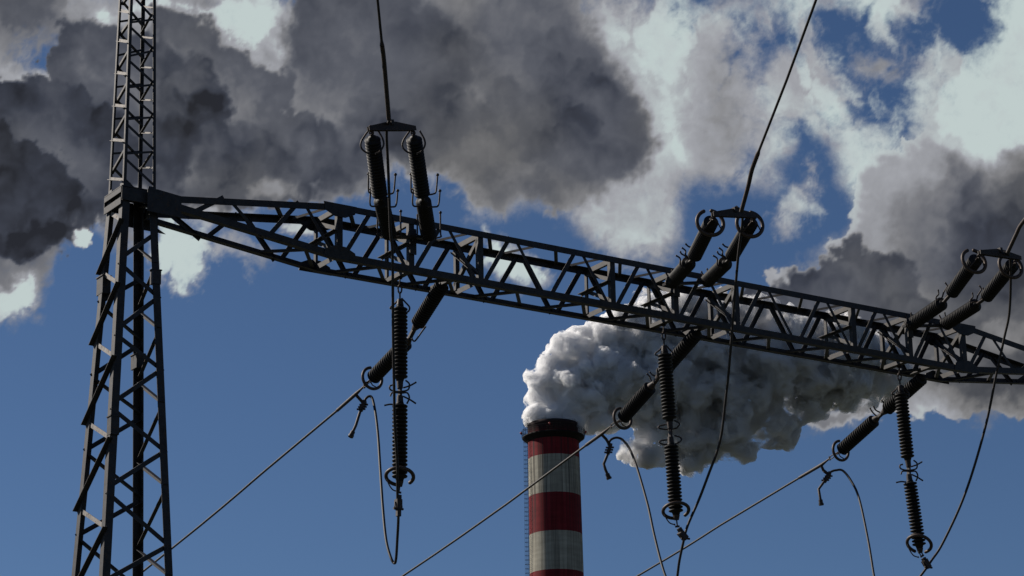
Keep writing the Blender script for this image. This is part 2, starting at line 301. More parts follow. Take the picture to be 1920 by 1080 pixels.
# ------------------------------------------------------------------ helpers
def tag(o, label=None, cat=None, group=None, kind=None):
    if label: o["label"] = label
    if cat: o["category"] = cat
    if group: o["group"] = group
    if kind: o["kind"] = kind
    return o
def empty(name, loc, label, cat, group=None):
    o = bpy.data.objects.new(name, None); o.location = loc; o.empty_display_size = .2
    sc.collection.objects.link(o)
    return tag(o, label, cat, group)
def link_mesh(name, me, material, parent=None, loc=None):
    me.materials.clear(); me.materials.append(material)
    o = bpy.data.objects.new(name, me); sc.collection.objects.link(o)
    if parent: o.parent = parent
    if loc is not None: o.location = loc
    return o
def basis(d, hint=None):
    d = d.normalized()
    h = hint if hint is not None else Vector((0, 0, 1))
    if abs(d.dot(h.normalized())) > .98: h = Vector((1, 0, 0)) if abs(d.x) < .9 else Vector((0, 1, 0))
    a = (h - d * h.dot(d)).normalized()
    return a, d.cross(a)
class MB:
    def __init__(s): s.v = []; s.f = []; s.smooth = []
    def add(s, vs, fs, smooth=False):
        o = len(s.v); s.v += [Vector(x) for x in vs]
        for f in fs: s.f.append([o + i for i in f]); s.smooth.append(smooth)
    def prism(s, prof, p0, p1, ex, ey):
        n = len(prof)
        vs = [p + ex * a + ey * b for p in (p0, p1) for a, b in prof]
        fs = [[i, (i + 1) % n, n + (i + 1) % n, n + i] for i in range(n)] + [list(range(n))[::-1], list(range(n, 2 * n))]
        s.add(vs, fs)
    def angle(s, p0, p1, e1, e2, w, th=.007):
        """L section: corner on the line p0-p1, flanges along e1 and e2"""
        d = (p1 - p0).normalized()
        e1 = (e1 - d * e1.dot(d)).normalized(); e2 = (e2 - d * e2.dot(d)); e2 = (e2 - e1 * e2.dot(e1)).normalized()
        w1, w2 = (w, w) if not isinstance(w, tuple) else w
        s.prism([(0, 0), (w1, 0), (w1, th), (th, th), (th, w2), (0, w2)], p0, p1, e1, e2)
    def bar(s, p0, p1, w, h, hint=None):
        a, b = basis(p1 - p0, hint)
        s.prism([(-w / 2, -h / 2), (w / 2, -h / 2), (w / 2, h / 2), (-w / 2, h / 2)], p0, p1, b, a)
    def cyl(s, p0, p1, r0, r1=None, n=12):
        r1 = r0 if r1 is None else r1
        s.tube([p0, p1], [r0, r1], n)
    def tube(s, pts, r, n=8, cap=True):
        rr = r if isinstance(r, list) else [r] * len(pts)
        pts = [Vector(p) for p in pts]
        a, _ = basis(pts[1] - pts[0]); rings = []
        for i, p in enumerate(pts):
            t = (pts[min(i + 1, len(pts) - 1)] - pts[max(i - 1, 0)]).normalized()
            a = (a - t * a.dot(t)).normalized(); b = t.cross(a)
            rings.append([p + (a * math.cos(q) + b * math.sin(q)) * rr[i] for q in (2 * math.pi * k / n for k in range(n))])
        vs = [x for r_ in rings for x in r_]
        fs = [[i * n + k, i * n + (k + 1) % n, (i + 1) * n + (k + 1) % n, (i + 1) * n + k] for i in range(len(pts) - 1) for k in range(n)]
        s.add(vs, fs, True)
        if cap: s.add(rings[0][::-1], [list(range(n))]); s.add(rings[-1], [list(range(n))])
    def ball(s, c, r, n=10):
        prof = [(math.sin(math.pi * i / n) * r, -math.cos(math.pi * i / n) * r) for i in range(n + 1)]
        s.lathe(prof, Vector(c), Vector((0, 0, 1)), 12)
    def lathe(s, prof, o, ax, n=24, smooth=True):
        a, b = basis(ax); ax = ax.normalized()
        vs = [o + ax * z + (a * math.cos(q) + b * math.sin(q)) * max(r, 1e-4) for r, z in prof for q in (2 * math.pi * k / n for k in range(n))]
        fs = [[i * n + k, i * n + (k + 1) % n, (i + 1) * n + (k + 1) % n, (i + 1) * n + k] for i in range(len(prof) - 1) for k in range(n)]
        s.add(vs, fs, smooth)
    def plate(s, pts, nrm, th):
        n = len(pts); nrm = nrm.normalized() * th / 2
        vs = [Vector(p) - nrm for p in pts] + [Vector(p) + nrm for p in pts]
        s.add(vs, [list(range(n))[::-1], list(range(n, 2 * n))] + [[i, (i + 1) % n, n + (i + 1) % n, n + i] for i in range(n)])
    def build(s, name, material, parent=None, origin=None):
        o = parent.location if parent else (origin if origin is not None else Vector((0, 0, 0)))
        me = bpy.data.meshes.new(name)
        me.from_pydata([v - Vector(o) for v in s.v], [], s.f)
        me.polygons.foreach_set("use_smooth", s.smooth); me.update()
        ob = link_mesh(name, me, material, parent)
        if not parent: ob.location = o
        return ob
def smooth_path(pts, n=8):
    P = [Vector(p) for p in pts]; out = []
    for i in range(len(P) - 1):
        p0, p1, p2, p3 = P[max(i - 1, 0)], P[i], P[i + 1], P[min(i + 2, len(P) - 1)]
        for k in range(n):
            t = k / n
            out.append(.5 * ((2 * p1) + (p2 - p0) * t + (2 * p0 - 5 * p1 + 4 * p2 - p3) * t * t + (3 * p1 - p0 - 3 * p2 + p3) * t ** 3))
    return out + [P[-1]]

# gantry frame: s along the beam (receding to the right), t across it (away from the viewer), z up
GO = Vector((-1.9949, 29.1978, 9.7173 + CAMZ))
GU = Vector((0.8353059, 0.5497855, 0)); GV = Vector((-0.5497855, 0.8353059, 0)); Z = Vector((0, 0, 1)); X = Vector((1, 0, 0))
def G(s, t, z): return GO + GU * s + GV * t + Z * z
W_, H_, PIT = .59, .68, .9737
GROUND = -GO.z

# ------------------------------------------------------------------ ground
gm = mat("dry_grass_ground", (.035, .04, .025), .95, 0, .4, .4)
g = MB(); S_ = 30000
g.add([(-S_, -S_, 0), (S_, -S_, 0), (S_, S_, 0), (-S_, S_, 0)], [[0, 1, 2, 3]])
tag(g.build("ground", gm), kind="structure")

# ------------------------------------------------------------------ lattice masts
def hw(z):
    P = [(-11.42, .76), (-3.948, .405), (-1.065, .272), (.004, .218), (.456, .200), (2.842, .146), (9, .06)]
    for (a, b), (c, d) in zip(P, P[1:]):
        if z <= c: return b + (d - b) * (z - a) / (c - a)
    return P[-1][1]
def make_mast(s0, mirror, label):
    T0 = W_ / 2
    root = empty("lattice_mast", G(s0, T0, GROUND), label, "mast")
    def C(i, j, z, off=0):      # i = -1/+1 along s, j = -1/+1 along t
        return G(s0 + i * (hw(z) - off), T0 + j * (hw(z) - off), z)
    for i, j in ((-1, -1), (1, -1), (-1, 1), (1, 1)):
        b = MB()
        for z0, z1, w in ((GROUND, .5, .09), (.5, 9, .036)):
            b.angle(C(i, j, z0), C(i, j, z1), -GU * i, -GV * j, w, .009)
        b.build("leg", STEEL, root)
        f = MB(); f.plate([C(i, j, GROUND) + GU * x + GV * y for x, y in ((-.2, -.2), (.2, -.2), (.2, .2), (-.2, .2))], Z, .5); f.build("footing", CONC, root)
    rest = MB()
    def seg(face, za, zb, w, name="brace", out=0.0, ext=0.0, flip=1, mt=None):
        """face: which side; the bar runs from its first corner at za to its second corner at zb"""
        (i0, j0), (i1, j1), nrm = {'F': ((-1, -1), (1, -1), -GV), 'K': ((-1, 1), (1, 1), GV),
                                   'L': ((-1, 1), (-1, -1), -GU), 'Rr': ((1, 1), (1, -1), GU)}[face]
        p0, p1 = C(i0, j0, za, .012), C(i1, j1, zb, .012)
        d = (p1 - p0).normalized()
        p0 = p0 - d * ext + nrm * out; p1 = p1 + d * ext + nrm * out
        e2 = -nrm if out <= 0 else nrm
        e1 = d.cross(nrm) * flip
        zc = (za + zb) / 2
        b = MB() if -4.9 < zc < 3.2 else rest
        b.angle(p0, p1, e1, e2, w, .006)
        if b is not rest: b.build(name, mt or STEEL, root)
    # lower part, four faces with zig-zag bars of growing pitch
    Bz = [-.36, -1.2, -2.05, -3.0, -4.04, -5.1, -6.3, -7.6, -9.1, -10.7]
    Dz = [-.05, -.80, -1.64, -2.57, -3.62, -4.7, -5.8, -7.1, -8.5, -10.1]
    for k in range(len(Bz)):
        seg('F', Bz[k] - .03, Dz[k] + .03, .05)
        if k + 1 < len(Bz): seg('F', Bz[k] - .09, Dz[k + 1] + .02, .05)
        seg('K', Bz[k] - .48, Dz[k] - .48 + .03, .05)
        if k + 1 < len(Bz): seg('K', Bz[k] - .50, Dz[k + 1] - .38, .045)
    Al = [.26, -.46, -1.28, -2.19, -3.16, -4.2, -5.3, -6.5, -7.9, -9.3]
    for k in range(len(Al) - 1):
        a, n = Al[k], Al[k + 1]; st = (a - n)
        seg('L', a - .03, a - st * .36, .05, flip=-1, mt=LIT_STEEL)
        seg('L', n + .03, a - st * .38, (.02, .06), out=.003, ext=.07)
        seg('Rr', a - .36, a - .36 - st * .40, .05, ext=.03, flip=-1)
        seg('Rr', n - .36, a - .36 - st * .48, .045)
    # upper part: ladder-like rungs on the side faces, zig-zag on the wide faces
    zr, dA, dB = [3.07, 2.69, 2.32, 1.92, 1.52, 1.10, .63], [2.78, 2.40, 1.98, 1.56, 1.16, .71], [2.86, 2.48, 2.12, 1.72, 1.33, .90]
    zr = [z + .4 * q for q in range(14, 0, -1) for z in (3.07,)] + zr
    for z in zr:
        seg('L', z, z - .13, .036, "rung", out=.006, flip=-1, mt=LIT_STEEL)
        seg('Rr', z - .26, z - .38, .022, "rung", mt=LIT_STEEL)
    for a, b_ in zip(dA, dB):
        seg('L', a, b_, .03, flip=-1); seg('Rr', a + .08, a + .22, .03)
    Bf, Df = [2.83, 2.42, 2.0, 1.61, 1.22, .80], [2.60, 2.21, 1.79, 1.39, .97, .54]
    for k in range(6):
        seg('F', Bf[k], Df[k], .030); seg('K', Bf[k] - .02, Df[k] - .04, .034)
        if k < 5:
            seg('F', Bf[k + 1] + .05, Df[k] - .03, .024); seg('K', Bf[k + 1] + .14, Df[k] + .06, .024)
    for k in range(14):
        z = 3.25 + .4 * k
        seg('F', z, z - .21, .032); seg('K', z - .05, z - .25, .032); seg('F', z - .34, z - .25, .025); seg('L', z - .05, z + .03, .03)
    tag(rest.build("brace", STEEL, root), kind="stuff")
    # head collar where the crossbeam is bolted on
    b = MB(); q = hw(.4) + .03
    for j in (-1, 1):
        p = [G(s0 - q, T0 + j * q, .42), G(s0 + q + .03, T0 + j * q, .42), G(s0 + q + .03, T0 + j * q, .27), G(s0 - q, T0 + j * q, .27)]
        b.plate(p, GV, .012)
    for i in (-1, 1):
        b.plate([G(s0 + i * q, T0 - q + .01, .42), G(s0 + i * q, T0 + q - .01, .42), G(s0 + i * q, T0 + q - .01, .36), G(s0 + i * q, T0 - q + .01, .36)], GU, .012)
        b.plate([G(s0 + i * q, T0 - q + .01, .30), G(s0 + i * q, T0 + q - .01, .30), G(s0 + i * q, T0 + q - .01, .22), G(s0 + i * q, T0 - q + .01, .22)], GU, .012)
    b.plate([G(s0 - q, T0 - q, .435), G(s0 + q, T0 - q, .435), G(s0 + q, T0 + q, .435), G(s0 - q, T0 + q, .435)], Z, .012)
    b.build("head_collar", STEEL, root)
    return root
CONC = mat("footing_concrete", (.3, .29, .27), .9, 0, .2, 6)
mast = make_mast(-2.52, 1, "tall tapering steel lattice mast with the pale narrow side, carrying the crossbeam's end")
# bolted boxes on the mast legs
for (i, j, z, sx, sz) in ((1, 1, -1.43, .075, .16), (-1, -1, -2.37, .05, .2), (-1, 1, -.62, .08, .2), (1, -1, -.58, .04, .16)):
    b = MB(); h_ = hw(z)
    c = G(-2.52 + i * h_ - i * .04, W_ / 2 + j * h_ - j * .02, z)
    b.bar(c - Z * sz * .5, c + Z * sz * .5, sx * 2, .1, GU)
    b.bar(c + Z * sz * .5, c + Z * (sz * .5 + .012), sx * 2.2, .12, GU)
    b.build("splice_box", STEEL, mast)
mast2 = make_mast(12.26, -1, "second steel lattice mast, holding the far haunched end of the crossbeam")

# ------------------------------------------------------------------ lattice crossbeam
beam = empty("lattice_crossbeam", G(0, W_ / 2, 0), "long dark steel lattice crossbeam with haunched ends, hung with insulators", "crossbeam")
SE = 11.83
def zb(s):
    if s < 0: return .235 * (-s / 2.05)
    if s > 9.74: return .235 * ((s - 9.74) / 2.05)
    return 0.0
def zt(s):
    if s < 0: return H_ - .27 * (-s / 2.05)
    if s > 9.74: return H_ - .27 * ((s - 9.74) / 2.05)
    return H_
def node(ch, s, inset=0.0):
    t = inset if ch[1] == '1' else W_ - inset
    return G(s, t, (zt(s) if ch[0] == 'T' else zb(s)))
for ch in ('T1', 'B1', 'T2', 'B2'):
    b = MB(); inn = GV if ch[1] == '1' else -GV; vz = -Z if ch[0] == 'T' else Z
    for a_, c_ in ((-2.33, 0), (0, 9.74), (9.74, 12.07)):
        b.angle(node(ch, a_), node(ch, c_), vz, inn, (.078, .078), .009)
    for s_ in (0, 9.74):   # splice gussets at the bends
        n0 = node(ch, s_); e = -.004 if ch[1] == '1' else .004
        b.plate([n0 + GU * x + vz * y + GV * e for x, y in ((-.22, .0), (.22, .0), (.2, .1), (.07, .16), (-.07, .16), (-.2, .1))], GV, .008)
    b.build("chord", STEEL, beam)
def strut(a, b_, e1, e2, w, name="brace", th=.006):
    m_ = MB(); m_.angle(a, b_, e1, e2, w, th); m_.build(name, STEEL, beam)
def face(c0, k0, c1, k1, nrm, w, side):
    a = node(c0, k0 * PIT); b_ = node(c1, k1 * PIT)
    d = (b_ - a).normalized()
    a = a + d * .02 + nrm * .011; b_ = b_ - d * .02 + nrm * .011
    strut(a, b_, d.cross(nrm) * side, nrm, w)
for k in range(-2, 12):
    # lacing of the near and far side
    face('B1', k + .06, 'T1', k + .48, GV, (.055, .035), 1)
    face('B1', k + .98, 'T1', k + .54, GV, (.040, .025), 1)
    face('B2', k + .53, 'T2', k + .96, -GV, (.055, .03), -1)
    face('B2', k + .47, 'T2', k + .04, -GV, (.060, .03), -1)
    if -2 < k < 11:
        # plan bracing of the bottom and the top
        a, b_ = node('B1', (k + .62) * PIT) + GV * .02 + Z * .012, node('B2', (k + .15) * PIT) - GV * .02 + Z * .012
        strut(a, b_, GU, Z, (.045, .03))
        a, b_ = node('B1', (k + .50) * PIT) + GV * .02 + Z * .02, node('B2', (k + .93) * PIT) - GV * .02 + Z * .02
        strut(a, b_, GU, Z, (.045, .03))
    if -1 < k < 10 or k == -1:
        a, b_ = node('T1', (k + .11) * PIT) + GV * .02 - Z * .012, node('T2', (k + .50) * PIT) - GV * .02 - Z * .012
        strut(a, b_, GU, -Z, (.045, .03))
        a, b_ = node('T1', (k + .88) * PIT) + GV * .02 - Z * .02, node('T2', (k + .62) * PIT) - GV * .02 - Z * .02
        strut(a, b_, GU, -Z, (.045, .03))
for k in (0, 1, 2, 4, 5, 6, 8, 9, 10):
    s_ = k * PIT; heavy = k in (1, 5, 9) or k in (2, 6)
    pw = (.075, .06)
    strut(G(s_ - .03, .012, .075), G(s_ - .03, .012, H_ - .075), GU, GV, pw, "post")
    strut(G(s_ - .03, W_ - .012, .075), G(s_ - .03, W_ - .012, H_ - .075), GU, -GV, (.085 if k in (2, 6, 9, 10) else .055, .05), "post")
    y0, y1 = .015, W_ - .015
    strut(G(s_ - .02, y0, .082), G(s_ - .02, y1, .082), -Z, GU, (.065, .04), "cross_tie")
    strut(G(s_ - .02, y0, H_ - .082), G(s_ - .02, y1, H_ - .082), Z, GU, (.065, .04), "cross_tie")
    if k in (0, 1, 4, 5, 8):
        strut(G(s_ - .035, -.005, H_ * .52), G(s_ - .035, W_ + .06, H_ * .52), -Z, -GU, (.03, .06), "cross_tie")
        strut(G(s_ - .03, y1, H_ - .09), G(s_ - .03, .04, H_ * .53), Z, GU, (.05, .04), "cross_tie")
        strut(G(s_ - .03, y1 - .03, H_ * .5), G(s_ - .03, .06, .10), Z, GU, (.05, .04), "cross_tie")
    else:
        strut(G(s_ - .03, y1, .12), G(s_ - .03, y0, H_ - .12), Z, GU, (.05, .045), "cross_tie")
        strut(G(s_ - .042, y0, .12), G(s_ - .042, y1, H_ - .12), Z, -GU, (.05, .045), "cross_tie")
for (s_, t_) in ((1.572, .25), (5.403, .25), (9.194, .25)):       # anchor channels under the beam for the away-side strings
    b = MB(); b.bar(G(s_, .01, .03), G(s_, W_ - .01, .03), .07, .05, Z)
    b.build("anchor_channel", STEEL, beam)
for s_ in (.985, 4.86, 8.76):
    b = MB(); b.bar(G(s_, .01, .045), G(s_, W_ - .01, .045), .08, .05, Z); b.build("anchor_channel", STEEL, beam)
# end gussets joining both chords to the mast head
for sg, s0 in ((1, -2.05), (-1, 11.79)):
    for t_ in (-.006, W_ + .006):
        b = MB()
        b.plate([G(s0 - sg * .42, t_, .42), G(s0 - sg * .30, t_, .435), G(s0, t_, .405), G(s0, t_, .20), G(s0 + sg * .10, t_, .15), G(s0 - sg * .42, t_, .16)][:: sg], GV, .01)
        b.build("gusset_plate", STEEL, beam)

# ------------------------------------------------------------------ insulators
def insulator_mesh():
    """one long-rod insulator: caps and sheds, length 1 along +Z"""
    b = MB(); L = .90
    prof = [(0, 0), (.018, 0), (.02, .012), (.043, .018), (.05, .04), (.047, .044)]
    n = 19; z0, z1 = .045, L - .045; p = (z1 - z0) / n
    for i in range(n):
        z = z0 + i * p
        prof += [(.055, z + .04 * p), (.083, z + .18 * p), (.0915, z + .34 * p), (.0915, z + .52 * p), (.083, z + .70 * p), (.055, z + .90 * p)]
    prof += [(.05, L - .04), (.043, L - .018), (.02, L - .012), (.018, L), (0, L)]
    b.lathe(prof, Vector((0, 0, 0)), Z, 28)
    me = bpy.data.meshes.new("insulator"); me.from_pydata(b.v, [], b.f)
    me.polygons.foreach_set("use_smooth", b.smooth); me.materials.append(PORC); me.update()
    return me
INS = insulator_mesh()
def put_insulator(root, p0, p1):
    o = bpy.data.objects.new("insulator", INS); sc.collection.objects.link(o); o.parent = root
    d = p1 - p0
    o.matrix_local = Matrix.Translation(p0 - root.location) @ d.to_track_quat('Z', 'Y').to_matrix().to_4x4() @ Matrix.Diagonal((1, 1, d.length / .9, 1))
    return o
PXM = 1 / 163.0
def horn(root, base, pts, ball=False, r=.0105, y=0.0):
    P = [base + X * a * PXM + Z * b_ * PXM + Vector((0, y, 0)) for a, b_ in pts]
    b = MB(); b.tube(smooth_path(P, 5), r, 7)
    if ball: b.ball(P[-1], .019)
    else: b.ball(P[-1], .012)
    b.build("arcing_horn", GALV, root)
def ring(root, c, axis, rmaj, rt, a0, a1, arm_from=None, ex=None):
    """open grading ring of bent pipe round the live end"""
    a, b_ = basis(axis, ex)
    pts = [c + (a * math.cos(R(q)) + b_ * math.sin(R(q))) * rmaj for q in [a0 + (a1 - a0) * i / 40 for i in range(41)]]
    b = MB(); b.tube(pts, rt, 12)
    b.ball(pts[0], rt * 1.02); b.ball(pts[-1], rt * 1.02)
    if arm_from is not None:
        for k in (14, 26): b.tube([pts[k], (pts[k] + arm_from) / 2 + axis.normalized() * .03, arm_from], .008, 7)
    b.build("grading_ring", RING, root)
def links(root, p0, p1, name="shackle", r=.014, n=3):
    """chain of short eye links between two points"""
    b = MB(); d = p1 - p0; L = d.length; a, c = basis(d)
    for i in range(n):
        q0 = p0 + d * (i / n); q1 = p0 + d * ((i + 1) / n); e = a if i % 2 else c
        lw = .022; dd = d.normalized()
        loop = [q0 - dd * .006 + e * lw * math.sin(x) * 1.0 + (q1 - q0 + dd * .012) * (.5 - .5 * math.cos(x)) for x in [2 * math.pi * k / 16 for k in range(17)]]
        b.tube(loop, r * .55, 6)
    b.cyl(p0 - a * .028, p0 + a * .028, r * .9, n=8); b.cyl(p1 - a * .028, p1 + a * .028, r * .9, n=8)
    b.build(name, GALV, root)

ORD = {1: "nearest the mast", 2: "at mid crossbeam", 3: "at the far crossbeam end"}
near_pts = {
 1: ([(.61, -.1, .36), (.08, -.81, .51), (.04, -.86, .49), (-.42, -1.47, .97)], [(1.16, -.1, .44), (.64, -.82, .60), (.60, -.88, .59), (.13, -1.46, 1.08)]),
 2: ([(4.72, -.1, .43), (4.39, -.94, .42), (4.41, -.99, .46), (4.09, -1.81, .66)], [(5.28, -.1, .54), (4.96, -.94, .51), (4.99, -.99, .56), (4.69, -1.82, .74)]),
 3: ([(8.69, -.1, .475), (8.50, -.98, .53), (8.55, -1.06, .62), (8.29, -1.89, .85)], [(9.30, -.1, .57), (9.10, -.98, .60), (9.16, -1.06, .66), (8.92, -1.90, .88)])}
near_wire = {
 1: [(-.40, -1.81, 1.046), (-.67, -2.17, 1.545), (-.79, -2.33, 1.671), (-.938, -2.523, 1.914), (-1.026, -2.64, 2.039)],
 2: [(4.26, -2.15, .68), (4.20, -2.38, .92), (4.144, -2.537, 1.069), (4.067, -2.756, 1.185), (3.705, -3.787, 1.678), (3.353, -4.788, 2.209)],
 3: [(8.517, -2.20, .86), (8.491, -2.402, 1.04), (8.463, -2.528, 1.126), (8.403, -2.805, 1.225), (8.333, -3.123, 1.292)]}
near_horns = {
 1: [[(-8, 1), (-16, 10), (-22, 14), (-22, 48)], [(-4, -14), (-19, -13), (-18, 19)], [(8, 8), (20, 10), (25, 16), (28, 48)], [(8, -14), (21, -15), (29, -11), (32, 17)]],
 2: [[(0, 25), (-6, 27), (-11, 32)], [(-4, 4), (-12, 10), (-12, 19), (-18, 25)], [(-6, 3), (-14, 10), (-20, 14), (-22, 18)], [(-14, -15), (-23, -8), (-23, 5), (-30, 11)]],
 3: [[(-22, -4), (-12, 0), (-7, 12), (1, 25), (-2, 33)], [(-22, -4), (-24, 2), (-18, 9), (-18, 18)], [(-2, 4), (6, 14), (6, 30)]]}
for ph in (1, 2, 3):
    tops = []
    for side, S in enumerate(near_pts[ph]):
        P = [G(*q) for q in S]; d = (P[3] - P[0]).normalized()
        lab = "ribbed insulator string slanting up, %s of the pair %s" % ("mast-side one" if side == 0 else "outer one", ORD[ph])
        root = empty("insulator_string", P[0], lab, "insulator", "paired insulator strings on the near side of the crossbeam")
        put_insulator(root, P[0], P[1]); put_insulator(root, P[2], P[3])
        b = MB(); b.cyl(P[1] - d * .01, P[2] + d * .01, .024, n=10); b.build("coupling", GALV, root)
        for i_, pts in enumerate(near_horns[ph]): horn(root, (P[1] + P[2]) / 2, pts, ph == 1, y=.02 * i_ - .03)
        if ph == 1:
            horn(root, P[0], [(4, -3), (22, 0), (22, 8), (22, 50)], True); horn(root, P[0], [(-8, 2), (-22, 4), (-23, 12), (-23, 46)])
            horn(root, P[3], [(-3, -36), (-12, -32), (-20, -23), (-19, -10), (-7, 9)], r=.011); horn(root, P[3], [(6, -36), (14, -32), (21, -20), (20, -8), (12, 8)], r=.011)
        else:
            horn(root, P[0], [(2, -4), (-12, -2), (-6, 12), (-9, 22)]); horn(root, P[0], [(0, 2), (4, 14), (3, 28)])
            ring(root, P[3] - d * .10, d, .165, .0235, 25, 350, P[3] + d * .02, Z)
        tops.append(P[3] + d * .02)
        tops.append(d)
    L_, dL, R_, dR = tops
    # yoke plate of the live end
    yd = (G(*near_wire[ph][0]) - (L_ + R_) / 2)
    A_, B_ = L_ + dL * .075, R_ + dR * .075
    ax = (B_ - A_); Ln = ax.length; ax.normalize()
    root = empty("yoke_plate", (A_ + B_) / 2, "black yoke plate joining the paired insulators and the wire " + ORD[ph], "yoke", "yoke plates at the wire end of the paired insulators")
    b = MB(); up = (Z - ax * Z.dot(ax)).normalized()
    q = [(-.035, .0), (-.035, .05), (Ln * .40, .10), (Ln * .60, .10), (Ln + .035, .05), (Ln + .035, .0)]
    for o_ in (-.02, .02):
        nn = ax.cross(up); b.plate([A_ + ax * x + up * (y - .01) + nn * o_ for x, y in q], nn, .014)
    b.build("plate", GALV, root)
    links(root, L_, A_ + up * .02, "link", .016, 2); links(root, R_, B_ + up * .02, "link", .016, 2)
    for p_ in (A_, B_):
        b = MB(); b.ball(p_ + up * .035, .022); b.build("bolt", GALV, root)
    mid = (A_ + B_) / 2 + up * .08; b = MB(); b.bar(mid - ax * .02, mid + ax * .02, .09, .06, Z)
    b.build("clevis", GALV, root)
    # bar at the tower end
    C_, D_ = G(*near_pts[ph][0][0]), G(*near_pts[ph][1][0]); ax = (D_ - C_).normalized()
    root = empty("anchor_yoke", (C_ + D_) / 2, "dark flat bar anchoring the paired insulators " + ORD[ph], "yoke", "anchor bars at the beam end of the paired insulators")
    b = MB(); b.bar(C_ - ax * .09 + GV * .03, D_ + ax * .09 + GV * .03, .075, .028, Z); b.build("bar", STEEL, root)
    b = MB(); ms = {1: .985, 2: 4.87, 3: 8.76}[ph]; pz = ((C_ + D_) / 2).z - GO.z
    b.bar(G(ms, -.06, pz), G(ms, .02, pz), .05, .05, Z); b.bar(G(ms, -.012, pz - .18), G(ms, -.012, pz + .14), .016, .09, GU); b.build("bracket", STEEL, root)
    # conductor arriving from over the viewer's head: compression clamp then wire
    Wp = [G(*q) for q in near_wire[ph]]
    d = (Wp[-1] - Wp[-2]).normalized(); dh = Vector((d.x, d.y, 0)).normalized()
    root = empty("power_line", Wp[0], "thick taut power line rising from the yoke plate " + ORD[ph], "power line", "power lines on the near side")
    b = MB(); ncl = {1: 2, 2: 3, 3: 3}[ph]
    b.tube(smooth_path(Wp[:ncl + 1], 6), .026, 12)
    e_ = Wp[ncl] ; b.cyl(e_, e_ + (Wp[ncl + 1] - e_).normalized() * .05, .026, .017, 12)
    b.build("clamp_sleeve", GALV, root)
    far_ = [Wp[-1] + d * k_ - Z * 0 for k_ in (2, 6, 14, 30, 60)]
    b = MB(); b.tube(Wp[ncl:] + far_, .0155, 10); b.build("conductor", WIRE, root)

# suspension strings hanging from the beam
ver_pts = {
 1: [(.985, .295, -.353), (.979, .295, -1.254), (.977, .295, -1.534), (.968, .295, -2.448)],
 2: [(4.872, .295, -.367), (4.912, .295, -1.240), (4.919, .295, -1.540), (4.958, .295, -2.416)],
 3: [(8.796, .295, -.355), (8.842, .295, -1.266), (8.851, .295, -1.560), (8.948, .295, -2.431)]}
ver_clamp = {1: [(.956, .295, -2.61), (.948, .295, -2.704), (.947, .295, -2.894)], 2: [(4.969, .295, -2.587), (5.01, .295, -2.66), (5.08, .295, -2.72)], 3: [(8.983, .295, -2.56), (9.02, .295, -2.62), (9.07, .295, -2.69)]}
MIDA = [[(11, 21), (18, 14), (17, 4), (10, 0), (-6, -1), (-18, 3), (-19, 10), (-14, 12)], [(6, 9), (19, 13), (30, 19)], [(-18, -10), (-14, -3), (3, -4), (14, -4), (18, -14), (14, -24)], [(6, -8), (19, -15), (29, -22)], [(-30, -28), (-19, -26), (-10, -27)]]
MIDB = [[(8, 24), (19, 17), (13, 8), (4, 6)], [(-4, 7), (-21, 10), (-22, 15), (-8, 18)], [(7, -8), (19, -12), (21, -19), (10, -26)], [(-4, -14), (-20, -16), (-22, -20), (-14, -24), (-6, -23)]]
